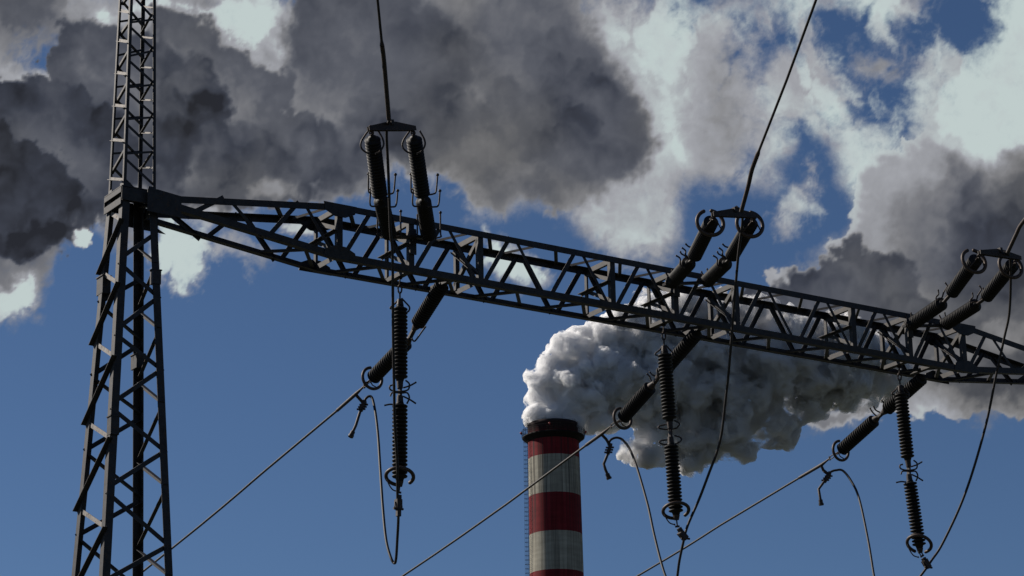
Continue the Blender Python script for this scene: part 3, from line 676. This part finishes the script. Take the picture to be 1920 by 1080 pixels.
for ph in (1, 2, 3):
    P = [G(*q) for q in ver_pts[ph]]; d = (P[3] - P[0]).normalized(); c0 = G(*ver_clamp[ph][0])
    root = empty("insulator_string", P[0], "long ribbed insulator string hanging straight down " + {1: "closest to the mast", 2: "in front of the smoke, beside the chimney", 3: "farthest from the mast"}[ph], "insulator", "insulator strings hanging straight down")
    sa = P[0] - d * .04
    for a, c in ((sa, P[1] + d * .03), (P[2] - d * .03, P[3] + d * .045)): put_insulator(root, a, c)
    b = MB(); b.cyl(P[1] - d * .02, P[1] + d * .10, .042, .034, 14); b.cyl(P[1] + d * .09, P[2] - d * .08, .018, n=8); b.bar(P[1] + d * .10, P[2] - d * .09, .05, .03, GU)
    b.cyl(P[2] - d * .09, P[2] + d * .02, .036, .043, 14); b.build("coupling", GALV, root)
    b = MB(); b.cyl(sa - d * .06, sa + d * .015, .03, .045, 14); b.build("end_cap", GALV, root)
    links(root, G(P[0].dot(GU) - GO.dot(GU), .295, .01), sa - d * .05, "shackle", .018, 3)
    b = MB(); b.cyl(P[3] + d * .03, P[3] + d * .09, .045, .03, 14); b.build("end_cap", GALV, root)
    links(root, P[3] + d * .08, c0, "shackle", .015, 1)
    tp = sa - d * .06
    horn(root, tp, [(3, 2), (10, -6), (18, -16), (17, -24), (11, -28)]); horn(root, tp, [(-3, 0), (-9, -8), (-19, -17), (-13, -20), (-6, -18)])
    mp_ = (P[1] + P[2]) / 2
    for i_, pts in enumerate(MIDB if ph == 2 else MIDA): horn(root, mp_, pts, y=(.03 if i_ % 2 else -.03))
    tilt = (Vector((.05, .48, 1)) if ph == 1 else Vector((-.05, .45, 1)) if ph == 2 else Vector((.35, .6, 1))).normalized()
    ring(root, P[3] - d * .03, tilt, .160, .022, 20, 325, None, Vector((.2, 1, 0)))
    horn(root, P[3] - d * .03, [(-25, 0), (-22, -12), (-14, -25), (-4, -29)], r=.008)
    # clamp that grips the loop of cable
    A_ = [G(*q) for q in ver_clamp[ph]]
    root = empty("suspension_clamp", A_[1], "black cable clamp at the foot of the hanging insulator " + {1: "closest to the mast", 2: "beside the chimney", 3: "farthest from the mast"}[ph], "clamp", "clamps below the hanging insulators")
    dd = (A_[2] - A_[1]).normalized()
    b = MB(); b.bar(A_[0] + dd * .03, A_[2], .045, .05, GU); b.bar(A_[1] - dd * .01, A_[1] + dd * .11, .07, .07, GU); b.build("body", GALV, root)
    b = MB()
    for e_ in (-1, 1):
        b.tube([A_[1] + dd * .0 + GU * e_ * .0, A_[1] + dd * .03 + GU * e_ * .045, A_[1] + dd * .10 + GU * e_ * .05], .009, 7)
    b.cyl(A_[1] + dd * .10 - GU * .065, A_[1] + dd * .10 + GU * .065, .014, n=8); b.build("u_bolt", GALV, root)

# strings on the far side, sloping down and away
far_pts = {
 1: [(1.572, .25, .035), (1.572, .902, -.342), (1.572, 1.10, -.48), (1.572, 1.99, -.749)],
 2: [(5.403, .25, .003), (5.403, 1.141, -.386), (5.403, 1.311, -.467), (5.403, 2.013, -.763)],
 3: [(9.194, .25, -.08), (9.194, 1.086, -.368), (9.194, 1.276, -.434), (9.194, 2.085, -.720)]}
far_wire = {
 1: [(1.572, 2.162, -.789), (1.572, 2.363, -.838), (1.572, 2.839, -.940), (1.572, 4.743, -1.301), (1.572, 7.589, -1.839), (1.572, 15, -3.05), (1.572, 26, -4.5)],
 2: [(5.403, 2.25, -.797), (5.403, 2.461, -.85), (5.403, 2.829, -.922), (5.403, 4.823, -1.329), (5.403, 7.673, -1.837), (5.403, 15, -3.0), (5.403, 26, -4.4)],
 3: [(9.194, 2.304, -.768), (9.194, 2.48, -.818), (9.194, 2.975, -.898), (9.194, 4.873, -1.221), (9.194, 6.992, -1.598), (9.194, 15, -2.85), (9.194, 26, -4.25)]}
far_horns = {1: [[(28, 15), (20, 4), (6, -15), (0, -10)], [(2, 26), (6, 31), (12, 33)]],
             2: [[(4, 10), (-6, 14), (-11, 20)], [(-9, 0), (-12, 10), (-17, 16)], [(0, 3), (11, 17), (13, 30), (8, 40)]],
             3: [[(0, 6), (-10, 12), (-14, 20)], [(-9, -2), (-18, 8), (-22, 16)], [(-2, 2), (8, 12), (9, 26), (5, 34)]]}
jump_far = {
 1: [(1.68, 2.363, -.97), (1.695, 2.35, -.90), (1.735, 2.324, -.86), (1.758, 2.28, -.90), (1.731, 2.158, -1.121), (1.649, 1.954, -1.48), (1.515, 1.677, -1.963), (1.35, 1.335, -2.544), (1.232, 1.061, -2.994), (1.20, .90, -3.24), (1.215, .841, -3.318), (1.19, .76, -3.27), (1.13, .63, -3.08), (1.039, .456, -2.95), (.948, .295, -2.87)],
 2: [(5.50, 2.461, -1.0), (5.53, 2.461, -.93), (5.584, 2.44, -.893), (5.63, 2.40, -.895), (5.665, 2.345, -.94), (5.691, 2.245, -1.076), (5.657, 2.051, -1.367), (5.527, 1.664, -1.961), (5.391, 1.362, -2.423), (5.272, 1.074, -2.85), (5.216, .888, -3.115), (5.216, .762, -3.23), (5.196, .649, -3.16), (5.106, .459, -2.967), (5.07, .295, -2.72)],
 3: [(9.30, 2.48, -.96), (9.32, 2.48, -.925), (9.372, 2.47, -.895), (9.41, 2.441, -.884), (9.481, 2.374, -.895), (9.514, 2.244, -1.07), (9.479, 2.056, -1.371), (9.25, 1.657, -2.065), (9.02, 1.315, -2.654), (8.86, 1.058, -3.02), (8.85, .875, -3.14), (8.932, .586, -2.995), (8.996, .396, -2.83), (9.06, .295, -2.70)]}
jump_near = {
 1: [(-.30, -1.66, 1.12), (-.23, -1.47, 1.05), (-.089, -1.265, .683), (.102, -.984, .091), (.203, -.857, -.175), (.414, -.505, -.933), (.591, -.224, -1.544), (.686, -.072, -1.877), (.839, .13, -2.32), (.93, .285, -2.66), (.948, .29, -2.88)],
 2: [(4.35, -1.95, .82), (4.541, -1.82, .76), (4.669, -1.538, .356), (4.861, -1.146, -.254), (4.948, -.975, -.524), (5.052, -.761, -.864), (5.132, -.571, -1.168), (5.205, -.38, -1.50), (5.231, -.228, -1.724), (5.212, -.092, -1.941), (5.182, .105, -2.254), (5.119, .27, -2.55), (5.06, .295, -2.74)],
 3: [(8.56, -2.1, .92), (8.80, -1.95, .87), (9.098, -1.565, .366), (9.159, -1.364, .043), (9.225, -1.083, -.413), (9.307, -.768, -.928), (9.335, -.421, -1.497), (9.309, -.144, -1.947), (9.237, .171, -2.40), (9.136, .28, -2.60), (9.04, .295, -2.72)]}
stub = {
 1: [(1.649, 2.363, -.925), (1.688, 2.363, -.954), (1.634, 2.363, -1.044), (1.564, 2.363, -1.254), (1.511, 2.363, -1.364)],
 2: [(5.47, 2.461, -.923), (5.528, 2.461, -1.011), (5.489, 2.461, -1.111), (5.414, 2.461, -1.266), (5.438, 2.461, -1.336), (5.478, 2.461, -1.419)],
 3: [(9.217, 2.48, -.90), (9.32, 2.48, -.958), (9.226, 2.48, -1.054), (9.111, 2.48, -1.182), (9.137, 2.48, -1.363)]}
for ph in (1, 2, 3):
    P = [G(*q) for q in far_pts[ph]]; d = (P[3] - P[0]).normalized()
    root = empty("insulator_string", P[0], "dark insulator string sloping down behind the hanging one " + {1: "closest to the mast", 2: "beside the chimney", 3: "farthest from the mast"}[ph], "insulator", "insulator strings on the away side of the crossbeam")
    put_insulator(root, P[0], P[1]); put_insulator(root, P[2], P[3])
    b = MB(); b.cyl(P[1] - d * .01, P[2] + d * .01, .02, n=8); b.bar(P[1] + d * .03, P[2] - d * .03, .05, .035, Z); b.cyl(P[1] - d * .02, P[1] + d * .06, .055, .03, 12); b.cyl(P[2] - d * .06, P[2] + d * .02, .03, .055, 12); b.build("coupling", GALV, root)
    for pts in far_horns[ph]: horn(root, (P[1] + P[2]) / 2, pts)
    ring(root, P[3] - d * .03, (d + Vector((0, 0, .35))).normalized(), .138, .0195, 40, 350, P[3] + d * .03, Z)
    Wp = [G(*q) for q in far_wire[ph]]
    links(root, P[3], Wp[0], "shackle", .014, 2)
    dn = (Wp[2] - Wp[1]).normalized()
    root = empty("power_line", Wp[0], "taut power line sloping down " + {1: "behind the lattice mast", 2: "across the front of the chimney", 3: "from the insulators farthest from the mast"}[ph], "power line", "power lines on the away side")
    b = MB(); b.tube([Wp[0], Wp[0] + (Wp[1] - Wp[0]) * .4, Wp[1]], [.012, .014, .024], 10); b.cyl(Wp[1], Wp[2], .024, .022, 12); b.cyl(Wp[2], Wp[2] + dn * .04, .022, .015, 12)
    S_ = [G(*q) for q in stub[ph]]
    b.tube([Wp[1] + dn * .02, S_[0], S_[1]], [.02, .02, .018], 10); b.build("clamp_sleeve", GALV, root)
    b = MB(); b.tube([Wp[2]] + smooth_path(Wp[3:], 5), .0155, 10); b.build("conductor", WIRE, root)
    # bolted lug with the grounding stub hanging from it
    root = empty("jumper_clamp", S_[1], "bolted cable lug with dangling stub on the sloping wire " + {1: "closest to the mast", 2: "beside the chimney", 3: "farthest from the mast"}[ph], "clamp", "bolted lugs with dangling stubs")
    b = MB(); b.bar(S_[1] + Z * .03 + X * .01, S_[2], .075, .045, X); b.bar(S_[0], S_[1], .05, .03, X)
    for q in (.15, .5, .85):
        p_ = S_[1].lerp(S_[2], q); b.cyl(p_ - X * .055, p_ + X * .055, .013, n=6)
    b.build("lug", GALV, root)
    b = MB(); b.tube(S_[2:], .019, 10); b.build("stub", GALV, root)
    b = MB(); e_ = (S_[-1] - S_[-2]).normalized(); b.cyl(S_[-1] - e_ * .03, S_[-1] + e_ * .02, .030, n=10); b.cyl(S_[-1] + e_ * .02, S_[-1] + e_ * .05, .037, .036, n=10); b.build("stub_end", GALV, root)
    b = MB(); b.tube(smooth_path([G(*q) for q in jump_far[ph]], 8), .0165, 12)
    tag(b.build("jumper_cable", WIRE, origin=G(*jump_far[ph][0])), "jumper cable arching down from the bolted lug " + {1: "closest to the mast, in a narrow U", 2: "beside the chimney", 3: "farthest from the mast"}[ph], "cable", "jumper cables on the away side")
    b = MB(); b.tube(smooth_path([G(*q) for q in jump_near[ph]], 8), .0165, 12)
    tag(b.build("jumper_cable", WIRE, origin=G(*jump_near[ph][0])), "long jumper cable dropping from the yoke plate " + {1: "nearest the mast, hugging the hanging insulator", 2: "at mid crossbeam, right of the chimney", 3: "at the far crossbeam end"}[ph], "cable", "jumper cables in front of the crossbeam")
#CHIMNEY
# ------------------------------------------------------------------ chimney
CX, CY, CT = 6.82, 454.5, 119.49 + CAMZ
def crad(z): return 4.50 + (CT - z) * .0082 + max(0, CT - 45 - z) * .02
chim = empty("chimney", (CX, CY, 0), "tall round concrete chimney painted in red and off-white bands, smoking at the top", "chimney")
def chimney_material():
    M = bpy.data.materials.new("banded_chimney_paint"); M.use_nodes = True
    nt = M.node_tree; k = graph(nt); b = nt.nodes["Principled BSDF"]
    tc = k.nd("ShaderNodeTexCoord"); O = tc.outputs["Object"]
    sp = k.nd("ShaderNodeSeparateXYZ"); k.LK(O, sp.inputs[0]); z = k.mth('SUBTRACT', CT, sp.outputs[2])      # depth below the rim
    z = k.mth('ADD', z, k.mth('MULTIPLY', k.mth('SUBTRACT', k.noise(O, 2.0, 4, .6), .5), .12))
    def sm(a, b_, c, d): 
        n = k.nd("ShaderNodeVectorMath", operation='MULTIPLY'); k.LK(O, n.inputs[0]); n.inputs[1].default_value = (a, b_, c); return k.noise(n.outputs[0], 1.0, d, .6)
    # 0 white / 1 red: top band 6.3 m, then every 6.85 m
    ph = k.mth('FRACT', k.mth('DIVIDE', k.mth('ADD', z, 13.7 - 6.3), 13.7))
    red = k.mth('LESS_THAN', ph, .5); red = k.mth('SUBTRACT', 1.0, red)
    streak = sm(1.6, 1.6, .05, 6); fine = sm(7, 7, .25, 6); board = sm(.25, .25, 1.3, 3)
    c = k.nd("ShaderNodeMix", data_type='RGBA'); k.LK(red, c.inputs[0]); c.inputs[6].default_value = (.42, .395, .32, 1); c.inputs[7].default_value = (.215, .019, .025, 1)
    v = k.mth('MULTIPLY', k.remap(streak, .3, .7, .55, 1.2), k.mth('MULTIPLY', k.remap(fine, .3, .7, .88, 1.1), k.remap(board, .3, .7, .80, 1.12)))
    s1 = k.nd("ShaderNodeVectorMath", operation='SCALE'); k.LK(c.outputs[2], s1.inputs[0]); k.LK(v, s1.inputs["Scale"])
    # soot: black lip, runs of dirt below it
    run = k.mth('MULTIPLY', k.remap(sm(2.4, 2.4, .04, 4), .50, .64, 0, 1, True), k.remap(z, 4, 30, .85, .25))
    lip = k.remap(k.mth('ADD', z, k.mth('MULTIPLY', k.mth('SUBTRACT', streak, .5), -5.0)), .6, 3.6, .95, 0, True)
    soot = k.mth('MAXIMUM', run, lip)
    o = k.over(soot, s1.outputs[0], s1.outputs[0]); n = nt.nodes[-1]
    mxn = o.node
    for l in list(mxn.inputs[7].links): nt.links.remove(l)
    mxn.inputs[7].default_value = (.022, .02, .02, 1)
    k.LK(o, b.inputs["Base Color"]); b.inputs["Roughness"].default_value = .85; b.inputs["Specular IOR Level"].default_value = .2
    return M
CH = chimney_material()
b = MB()
zs = [CT, CT - .02] + [CT - 3 * i for i in range(1, 41)] + [0]
b.lathe([(3.9, CT - 4), (3.9, CT - .12), (4.0, CT + .05), (crad(CT) + .06, CT + .05), (crad(CT) + .06, CT - .5), (crad(CT - .5), CT - .55)] + [(crad(z), z) for z in zs[2:]], Vector((CX, CY, 0)), Z, 96)
b.build("shaft", CH, chim)
DK = mat("sooty_gallery_steel", (.012, .011, .011), .8, 0, .3, 2, spec=.2)
b = MB(); gz = CT - 2.35
b.lathe([(4.5, gz + .1), (5.52, gz + .1), (5.52, gz - .12), (5.3, gz - .22), (4.75, gz - .75), (4.55, gz - .9)], Vector((CX, CY, 0)), Z, 72)
b.build("gallery", DK, chim)
b = MB(); n_ = 40
P_ = lambda r, q, z: Vector((CX + r * math.cos(q), CY + r * math.sin(q), z))
for i in range(n_):
    q = 2 * math.pi * i / n_; b.bar(P_(5.58, q, gz), P_(5.58, q, gz + 1.25), .06, .06, X)
for z_ in (gz + .45, gz + .85, gz + 1.25): b.tube([P_(5.58, 2 * math.pi * i / 72, z_) for i in range(73)], .035, 6, False)
b.build("railing", DK, chim)
b = MB()
for i in range(9):
    q = 2 * math.pi * i / 9 + .2; b.tube([P_(4.35, q, CT), P_(4.35, q, CT + .9)], .03, 5)
b.build("lightning_rod", DK, chim)
LMP = mat("red_beacon_glass", (.35, .03, .03), .3, 0, .1, 5)
for q in (R(183), R(-2), R(262)):
    b = MB(); r_ = 5.75 if q != R(262) else 4.75; zz = gz + .95 if q != R(262) else CT - .9
    b.ball(P_(r_, q, zz), .20); b.bar(P_(r_ - .3, q, zz - .25), P_(r_ + .05, q, zz - .25), .12, .12, Z); b.build("beacon_lamp", LMP, chim)
b = MB(); qa = R(197)
ux = Vector((-math.sin(qa), math.cos(qa), 0)); ur = Vector((math.cos(qa), math.sin(qa), 0))
zz = CT - .2
def LP(z, a, o): return Vector((CX, CY, z)) + ur * (crad(z) + o) + ux * a
for a_ in (-.26, .26):
    b.tube([LP(z, a_, .28) for z in [CT + .6] + [CT - 6 * i for i in range(20)]], .035, 5)
z = CT + .4
while z > 4: b.bar(LP(z, -.26, .28), LP(z, .26, .28), .03, .03, Z); z -= .33
b.build("ladder", DK, chim)
b = MB(); z = CT + .4
while z > 6:
    b.tube([LP(z, -.36 * math.cos(t), .28 + .72 * math.sin(t)) for t in [math.pi * i / 8 for i in range(9)]], .03, 5, False); z -= .78
for t in (.6, 1.57, 2.54): b.tube([LP(z, -.36 * math.cos(t), .28 + .72 * math.sin(t)) for z in [CT + .4 - 6 * i for i in range(20)]], .02, 5)
b.build("ladder_cage", DK, chim)

# ------------------------------------------------------------------ smoke
PUFFS = [(4.5,454.5,123.4,2.85),(7.1,454.5,122.3,3.22),(9.8,454.4,121.8,2.65),(11.7,455.4,121.4,1.9),(4.0,454.5,125.7,2.66),(6.3,455.5,125.6,3.62),(9.6,455.4,124.2,3.42),(13.8,456.3,123.0,2.86),(17.1,456.2,122.1,2.28),(5.2,455.5,128.9,3.05),(7.3,456.5,130.8,3.63),(9.4,456.5,129.0,4.78),(13.5,457.4,126.9,4.78),(17.9,458.2,124.8,4.02),(14.8,457.3,122.5,1.91),(8.0,456.5,134.1,2.68),(9.6,456.4,136.0,2.88),(12.0,457.4,134.6,4.32),(15.1,458.3,132.4,5.77),(20.0,458.1,129.3,5.95),(12.3,457.4,138.0,2.31),(15.2,457.3,138.6,2.89),(18.2,458.2,139.4,3.09),(21.6,459.0,140.6,3.29),(18.3,459.2,136.3,5.6),(23.2,460.0,137.5,6.39),(26.8,459.8,131.6,6.95),(23.6,459.9,125.8,4.23),(26.5,459.8,140.9,4.66),(24.7,459.9,144.5,2.53),(30.5,460.5,143.1,4.87),(31.3,461.5,136.8,7.77),(31.6,461.5,128.0,7.35),(32.3,461.4,121.0,5.01),(26.3,460.8,121.6,4.23),(23.0,460.0,118.9,2.49),(20.8,460.1,117.2,1.53),(19.6,460.1,115.4,0.86),(24.4,459.9,117.0,2.11),(36.9,462.1,132.3,8.93),(38.2,462.0,123.2,6.38),(36.3,462.1,140.4,5.85),(31.9,461.4,116.1,2.5),(33.7,461.3,117.2,2.88),(40.2,461.8,118.2,2.31),(44.4,463.4,133.5,9.56),(45.1,463.4,124.5,5.63),(43.7,463.5,140.7,5.88),(51.4,464.7,134.8,9.02),(52.0,464.7,128.2,5.37),(48.7,464.0,122.6,2.92),(59.3,465.8,135.4,7.87),(66.3,467.9,134.4,5.94),(60.9,465.6,129.8,4.12)]

def smoke(name, label, puffs, voxel, density, disp, white, torn, lo, rate, grow=1.0):
    import bmesh
    bm = bmesh.new()
    for i, (x, y, z, r) in enumerate(puffs):
        mt = Matrix.Translation((x, y, z)) @ Matrix.Diagonal((r * grow, r * grow * 1.05, r * grow, 1))
        bmesh.ops.create_icosphere(bm, subdivisions=3, radius=1, matrix=mt)
        for j in range(9):      # smaller puffs bulging out of each big one
            v = Vector((random.gauss(0, 1), random.gauss(0, 1), random.gauss(0, 1))).normalized()
            q = r * random.uniform(.28, .5)
            c = Vector((x, y, z)) + v * r * random.uniform(.62, .85) * grow
            bmesh.ops.create_icosphere(bm, subdivisions=2, radius=q, matrix=Matrix.Translation(c))
    me = bpy.data.meshes.new(name); bm.to_mesh(me); bm.free()
    tmp = bpy.data.objects.new(name, me); sc.collection.objects.link(tmp)
    md = tmp.modifiers.new("r", 'REMESH'); md.mode = 'VOXEL'; md.voxel_size = voxel; md.adaptivity = 0
    for sz, st, dep in disp:
        tx = bpy.data.textures.new("billow", 'CLOUDS'); tx.noise_scale = sz; tx.noise_depth = dep; tx.noise_basis = 'VORONOI_F1' if dep == 0 else 'ORIGINAL_PERLIN'
        dm = tmp.modifiers.new("d", 'DISPLACE'); dm.texture = tx; dm.texture_coords = 'GLOBAL'; dm.strength = -st if dep == 0 else st; dm.mid_level = .45
    dg = bpy.context.evaluated_depsgraph_get()
    out = bpy.data.meshes.new_from_object(tmp.evaluated_get(dg)); bpy.data.objects.remove(tmp)
    M = bpy.data.materials.new("steam_volume"); M.use_nodes = True; nt = M.node_tree; nt.nodes.clear()
    pv = nt.nodes.new("ShaderNodeVolumePrincipled"); pv.inputs["Density"].default_value = density
    pv.inputs["Color"].default_value = (white, white, white + .003, 1); pv.inputs["Anisotropy"].default_value = .35
    k = graph(nt); tc = k.nd("ShaderNodeTexCoord")
    wv = k.nd("ShaderNodeVectorMath", operation='ADD'); k.LK(tc.outputs["Object"], wv.inputs[0])
    ws = k.nd("ShaderNodeVectorMath", operation='SCALE'); k.LK(k.noise(tc.outputs["Object"], .16, 2, .5, 1), ws.inputs[0]); ws.inputs["Scale"].default_value = 4.0; k.LK(ws.outputs[0], wv.inputs[1])
    nz = k.noise(wv.outputs[0], torn, 5, .62)
    k.LK(k.mth('MULTIPLY', k.remap(nz, lo, lo + .17, 0, 1, True), density), pv.inputs["Density"])
    M.cycles.volume_sampling = 'MULTIPLE_IMPORTANCE'; M.cycles.volume_step_rate = rate
    mo = nt.nodes.new("ShaderNodeOutputMaterial"); nt.links.new(pv.outputs[0], mo.inputs["Volume"])
    out.materials.clear(); out.materials.append(M); out.name = name
    o = bpy.data.objects.new(name, out); sc.collection.objects.link(o)
    o["kind"] = "stuff"
    if label: o["label"] = label; o["category"] = "smoke"
    return o
sc.cycles.volume_bounces = 20; sc.cycles.max_bounces = 20
near_p = [p for p in PUFFS if p[0] < 27]; away_p = [p for p in PUFFS if p[0] >= 20]
pl = smoke("smoke_plume", "billowing white and grey smoke blown away from the chimney top", near_p, .27, 3.8, ((5.0, 2.6, 0), (2.4, .8, 0), (2.2, 1.6, 5), (1.0, .22, 0), (.7, .5, 5)), .987, .42, .395, .14, 1.04)
aw = smoke("drifting_smoke", None, away_p, .42, 4.0, ((7.0, 3.4, 0), (3.2, 1.0, 0), (3.4, 3.4, 5), (1.2, 1.1, 5)), .915, .20, .435, .12, 1.08)
aw.parent = pl
